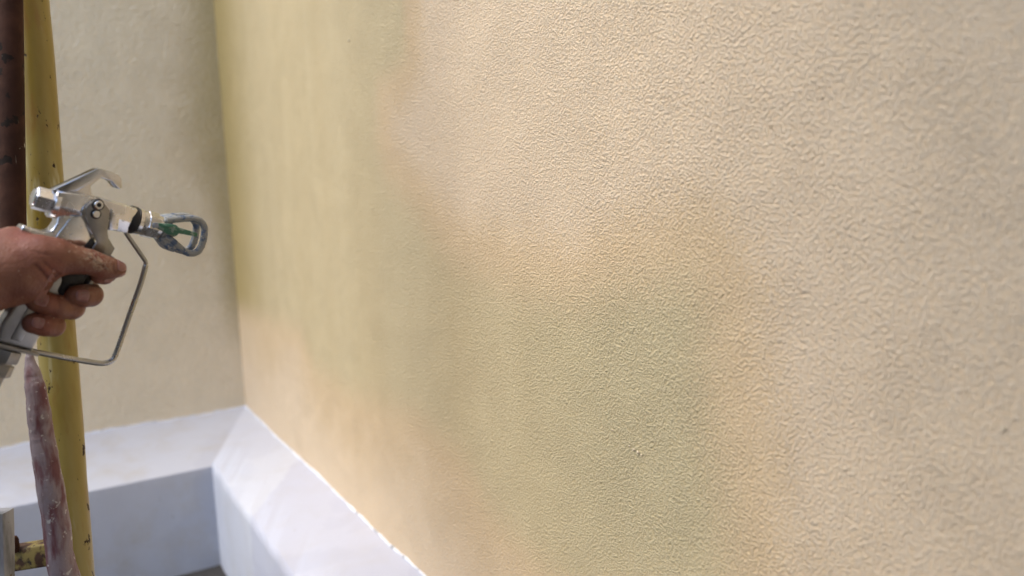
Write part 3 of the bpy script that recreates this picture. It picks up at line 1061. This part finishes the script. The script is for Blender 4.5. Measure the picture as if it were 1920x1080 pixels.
dust = np.maximum.reduce([blob(178, 480, 20), 0.9 * blob(192, 492, 17), 0.6 * blob(165, 472, 16), 0.5 * blob(170, 537, 14), 0.35 * blob(205, 495, 10)])
flush = np.maximum.reduce([0.8 * blob(95, 505, 22), 0.7 * blob(186, 480, 12), 0.7 * blob(98, 565, 16), 0.7 * blob(80, 612, 20), 0.5 * blob(40, 440, 26), 0.6 * blob(188, 520, 14)])
me = bpy.data.meshes.new('person')
me.from_pydata(V2.tolist(), [], F_.tolist())
for p in me.polygons:
    p.use_smooth = True
for an, arr in (('crease', crease), ('dust', dust), ('flush', flush)):
    at = me.attributes.new(an, 'FLOAT', 'POINT')
    at.data.foreach_set('value', arr.astype(np.float32))
hand = obj('person', me, M_SKIN)
hand.matrix_world = GM
tag(hand, 'bare paint-flecked left hand gripping the spray gun, arm beyond the picture', 'person')

def nail(tipc, rt, back, facing, length, width):
    """a curved plate over a finger end: tipc tip centre, back a point further up the finger, facing the way the nail looks."""
    c = Vector(tipc)
    a = (c - Vector(back)).normalized()
    f = Vector(facing)
    f = (f - a * f.dot(a)).normalized()
    s = a.cross(f)
    bm = bmesh.new()
    nu, nv = 13, 11
    gridv = []
    for i in range(nu):
        u = -1 + 2 * i / (nu - 1)
        row = []
        for j in range(nv):
            v = -1 + 2 * j / (nv - 1)
            # round the square into a nail outline
            uu = u * math.sqrt(1 - 0.32 * v * v)
            vv = v * math.sqrt(1 - 0.40 * u * u)
            ang = vv * width
            q = c + a * (uu * length + rt * 0.1)
            edge = max(abs(u), abs(v))
            lift = 0.0006 if edge < 0.95 else -0.0010
            dirv = f * math.cos(ang) + s * math.sin(ang)
            # march from outside in to the skin
            t0 = rt * 1.8
            X = np.array(q + dirv * t0)[None, :]
            for _ in range(14):
                dd = float(hand_sdf(X)[0])
                X = X - np.array(dirv)[None, :] * dd * 0.9
            row.append(bm.verts.new(Vector(X[0]) + dirv * lift))
        gridv.append(row)
    for i in range(nu - 1):
        for j in range(nv - 1):
            bm.faces.new((gridv[i][j], gridv[i + 1][j], gridv[i + 1][j + 1], gridv[i][j + 1]))
    t = bmesh.ops.solidify(bm, geom=bm.faces[:], thickness=-0.0006)
    obj('fingernail', mesh_bm('fingernail', bm, 70), M_NAIL, hand)

nail(G(221, 503, 0.0225), 0.0075, G(200, 500, 0.0235), (0.05, 0.55, 0.85), 0.0062, 0.85)
nail(G(147, 553, 0.0155), 0.0095, G(160, 554, 0.014), (0, 0.12, 1), 0.0062, 0.72)
nail(G(74, 564.5, 0.012), 0.0093, G(90, 569, 0.0125), (0, 0.35, 1), 0.0062, 0.72)
nail(G(66, 605, 0.011), 0.0094, G(84, 610, 0.0105), (0, 0.25, 1), 0.0056, 0.66)
nail(G(190, 517, 0.0135), 0.0085, G(198, 514, 0.006), (0.1, -0.3, 1), 0.005, 0.7)

# ------------------------------------------------------------------ the rest of the worker, left of the picture
def world(h):
    return tuple(GM @ Vector(h[0]))
PX, PY = -1.22, 0.52                      # where he stands, facing the long wall
w_wrist, w_fore, w_elbow = world(H(-120, 540, -3, 30)), world(H(-190, 556, -5, 30)), world(H(-330, 590, -10, 30))
e0 = np.array(w_elbow) + (np.array(w_elbow) - np.array(w_wrist)) * 0.30
sh_l, sh_r = (PX + 0.02, PY + 0.19, 1.40), (PX - 0.02, PY - 0.19, 1.40)
er, wr = (PX - 0.10, PY - 0.30, 1.13), (PX + 0.10, PY - 0.215, 0.95)
def jacket_sdf(X):
    d = ell(X, (PX, PY, 1.22), (0.135, 0.20, 0.30))
    d = smin(d, ell(X, (PX + 0.01, PY, 1.02), (0.135, 0.185, 0.20)), 0.06)
    d = smin(d, cap(X, sh_l, sh_r, 0.078, 0.078), 0.05)
    d = smin(d, cap(X, (PX, PY, 1.42), (PX + 0.015, PY, 1.50), 0.075, 0.066), 0.03)
    for a, b, c in ((sh_l, e0, w_fore), (sh_r, er, wr)):
        arm = smin(cap(X, a, b, 0.072, 0.058), cap(X, b, c, 0.057, 0.050), 0.03)
        d = smin(d, arm, 0.03)
    n_ = 0.004 * np.sin(X[..., 2] * 60 + 3 * np.sin(X[..., 0] * 25)) * np.sin(X[..., 1] * 31 + X[..., 0] * 19)
    return np.maximum(d + n_, 0.86 - X[..., 2] + 0.02 * np.sin(X[..., 0] * 9))
def trouser_sdf(X):
    d = ell(X, (PX, PY, 0.90), (0.13, 0.175, 0.16))
    for s_, fx in ((1, 0.06), (-1, -0.07)):
        hip, knee, ank = (PX, PY + s_ * 0.095, 0.86), (PX + fx * 0.7 + 0.03, PY + s_ * 0.11, 0.48), (PX + fx, PY + s_ * 0.12, 0.10)
        leg = smin(cap(X, hip, knee, 0.092, 0.068), cap(X, knee, ank, 0.068, 0.058), 0.03)
        d = smin(d, leg, 0.02)
    n_ = 0.004 * np.sin(X[..., 2] * 48 + 2 * np.sin(X[..., 1] * 33)) * np.sin(X[..., 0] * 37)
    return np.maximum(d + n_, 0.07 - X[..., 2])
def boot_sdf(X, s_, fx):
    x0, y0 = PX + fx, PY + s_ * 0.12
    b = smin(cap(X, (x0 - 0.03, y0, 0.045), (x0 + 0.15, y0 + s_ * 0.02, 0.042), 0.046, 0.043), cap(X, (x0, y0, 0.06), (x0, y0, 0.15), 0.05, 0.05), 0.03)
    return np.maximum(b, 0.003 - X[..., 2])
HX, HY, HZ = PX + 0.06, PY + 0.02, 1.64
def head_sdf(X):
    d = ell(X, (HX, HY, HZ), (0.098, 0.078, 0.118))
    d = smin(d, ell(X, (HX + 0.035, HY, HZ - 0.065), (0.058, 0.055, 0.062)), 0.03)          # jaw
    d = smin(d, cap(X, (HX - 0.015, HY, HZ - 0.06), (HX - 0.045, HY, HZ - 0.19), 0.056, 0.060), 0.02)   # neck
    d = smin(d, cap(X, (HX + 0.094, HY, HZ + 0.012), (HX + 0.112, HY, HZ - 0.028), 0.008, 0.013), 0.010)   # nose
    for s_ in (1, -1):
        d = smin(d, ell(X, (HX - 0.005, HY + s_ * 0.080, HZ - 0.015), (0.018, 0.009, 0.031)), 0.006)
        d = np.maximum(d, -ell(X, (HX + 0.098, HY + s_ * 0.032, HZ + 0.010), (0.014, 0.018, 0.011)))
        d = smin(d, ell(X, (HX + 0.079, HY + s_ * 0.032, HZ + 0.010), (0.013, 0.013, 0.012)), 0.002)
    d = smin(d, ell(X, (HX + 0.093, HY, HZ - 0.058), (0.010, 0.024, 0.006)), 0.004)
    return np.maximum(d, -ell(X, (HX + 0.105, HY, HZ - 0.0575), (0.012, 0.022, 0.0018)))
def cap_sdf(X):
    d = np.maximum(ell(X, (HX - 0.004, HY, HZ + 0.022), (0.112, 0.090, 0.112)), HZ + 0.035 - X[..., 2])
    return smin(d, np.maximum(ell(X, (HX + 0.10, HY, HZ + 0.040), (0.085, 0.078, 0.010)), HX + 0.02 - X[..., 0]), 0.008)
def cloth(name, fn, lo, hi, vox, mat):
    ax_ = [np.arange(l, h, vox) for l, h in zip(lo, hi)]
    X = np.stack(np.meshgrid(*ax_, indexing='ij'), -1)
    v, f = surface_nets(fn(X), np.array(lo, float), vox)
    v = relax(v, f, 3, 0.5)
    m = bpy.data.meshes.new(name)
    m.from_pydata(v.tolist(), [], f.tolist())
    for p in m.polygons:
        p.use_smooth = True
    o = obj(name, m, mat, hand)
    o.matrix_parent_inverse = GM.inverted()
    return o
cloth('jacket', jacket_sdf, (PX - 0.30, PY - 0.45, 0.80), (-0.55, PY + 0.60, 1.62), 0.011, simple('dark_blue_workwear', (0.035, 0.045, 0.075, 1), (0.05, 0.06, 0.09, 1), 30, 0.9, 0.4, 0.6, 0.001, 400, (0.30, 0.28, 0.24, 1)))
cloth('trousers', trouser_sdf, (PX - 0.35, PY - 0.35, 0.0), (PX + 0.35, PY + 0.35, 1.15), 0.011, simple('grey_workwear', (0.06, 0.06, 0.06, 1), (0.09, 0.088, 0.08, 1), 30, 0.9, 0.4, 0.6, 0.001, 400, (0.35, 0.33, 0.30, 1)))
M_BOOT = simple('scuffed_leather', (0.04, 0.025, 0.015, 1), (0.08, 0.05, 0.03, 1), 40, 0.7)
for s_, fx in ((1, 0.06), (-1, -0.07)):
    cloth('boot', lambda X: boot_sdf(X, s_, fx), (PX - 0.25, PY - 0.30, -0.02), (PX + 0.35, PY + 0.30, 0.26), 0.009, M_BOOT)
cloth('head', head_sdf, (HX - 0.16, HY - 0.13, HZ - 0.27), (HX + 0.16, HY + 0.13, HZ + 0.15), 0.0042, M_SKIN)
cloth('cap', cap_sdf, (HX - 0.15, HY - 0.12, HZ + 0.0), (HX + 0.22, HY + 0.12, HZ + 0.16), 0.0045, simple('white_cap_cloth', (0.42, 0.42, 0.40, 1), (0.33, 0.32, 0.30, 1), 30, 0.9))
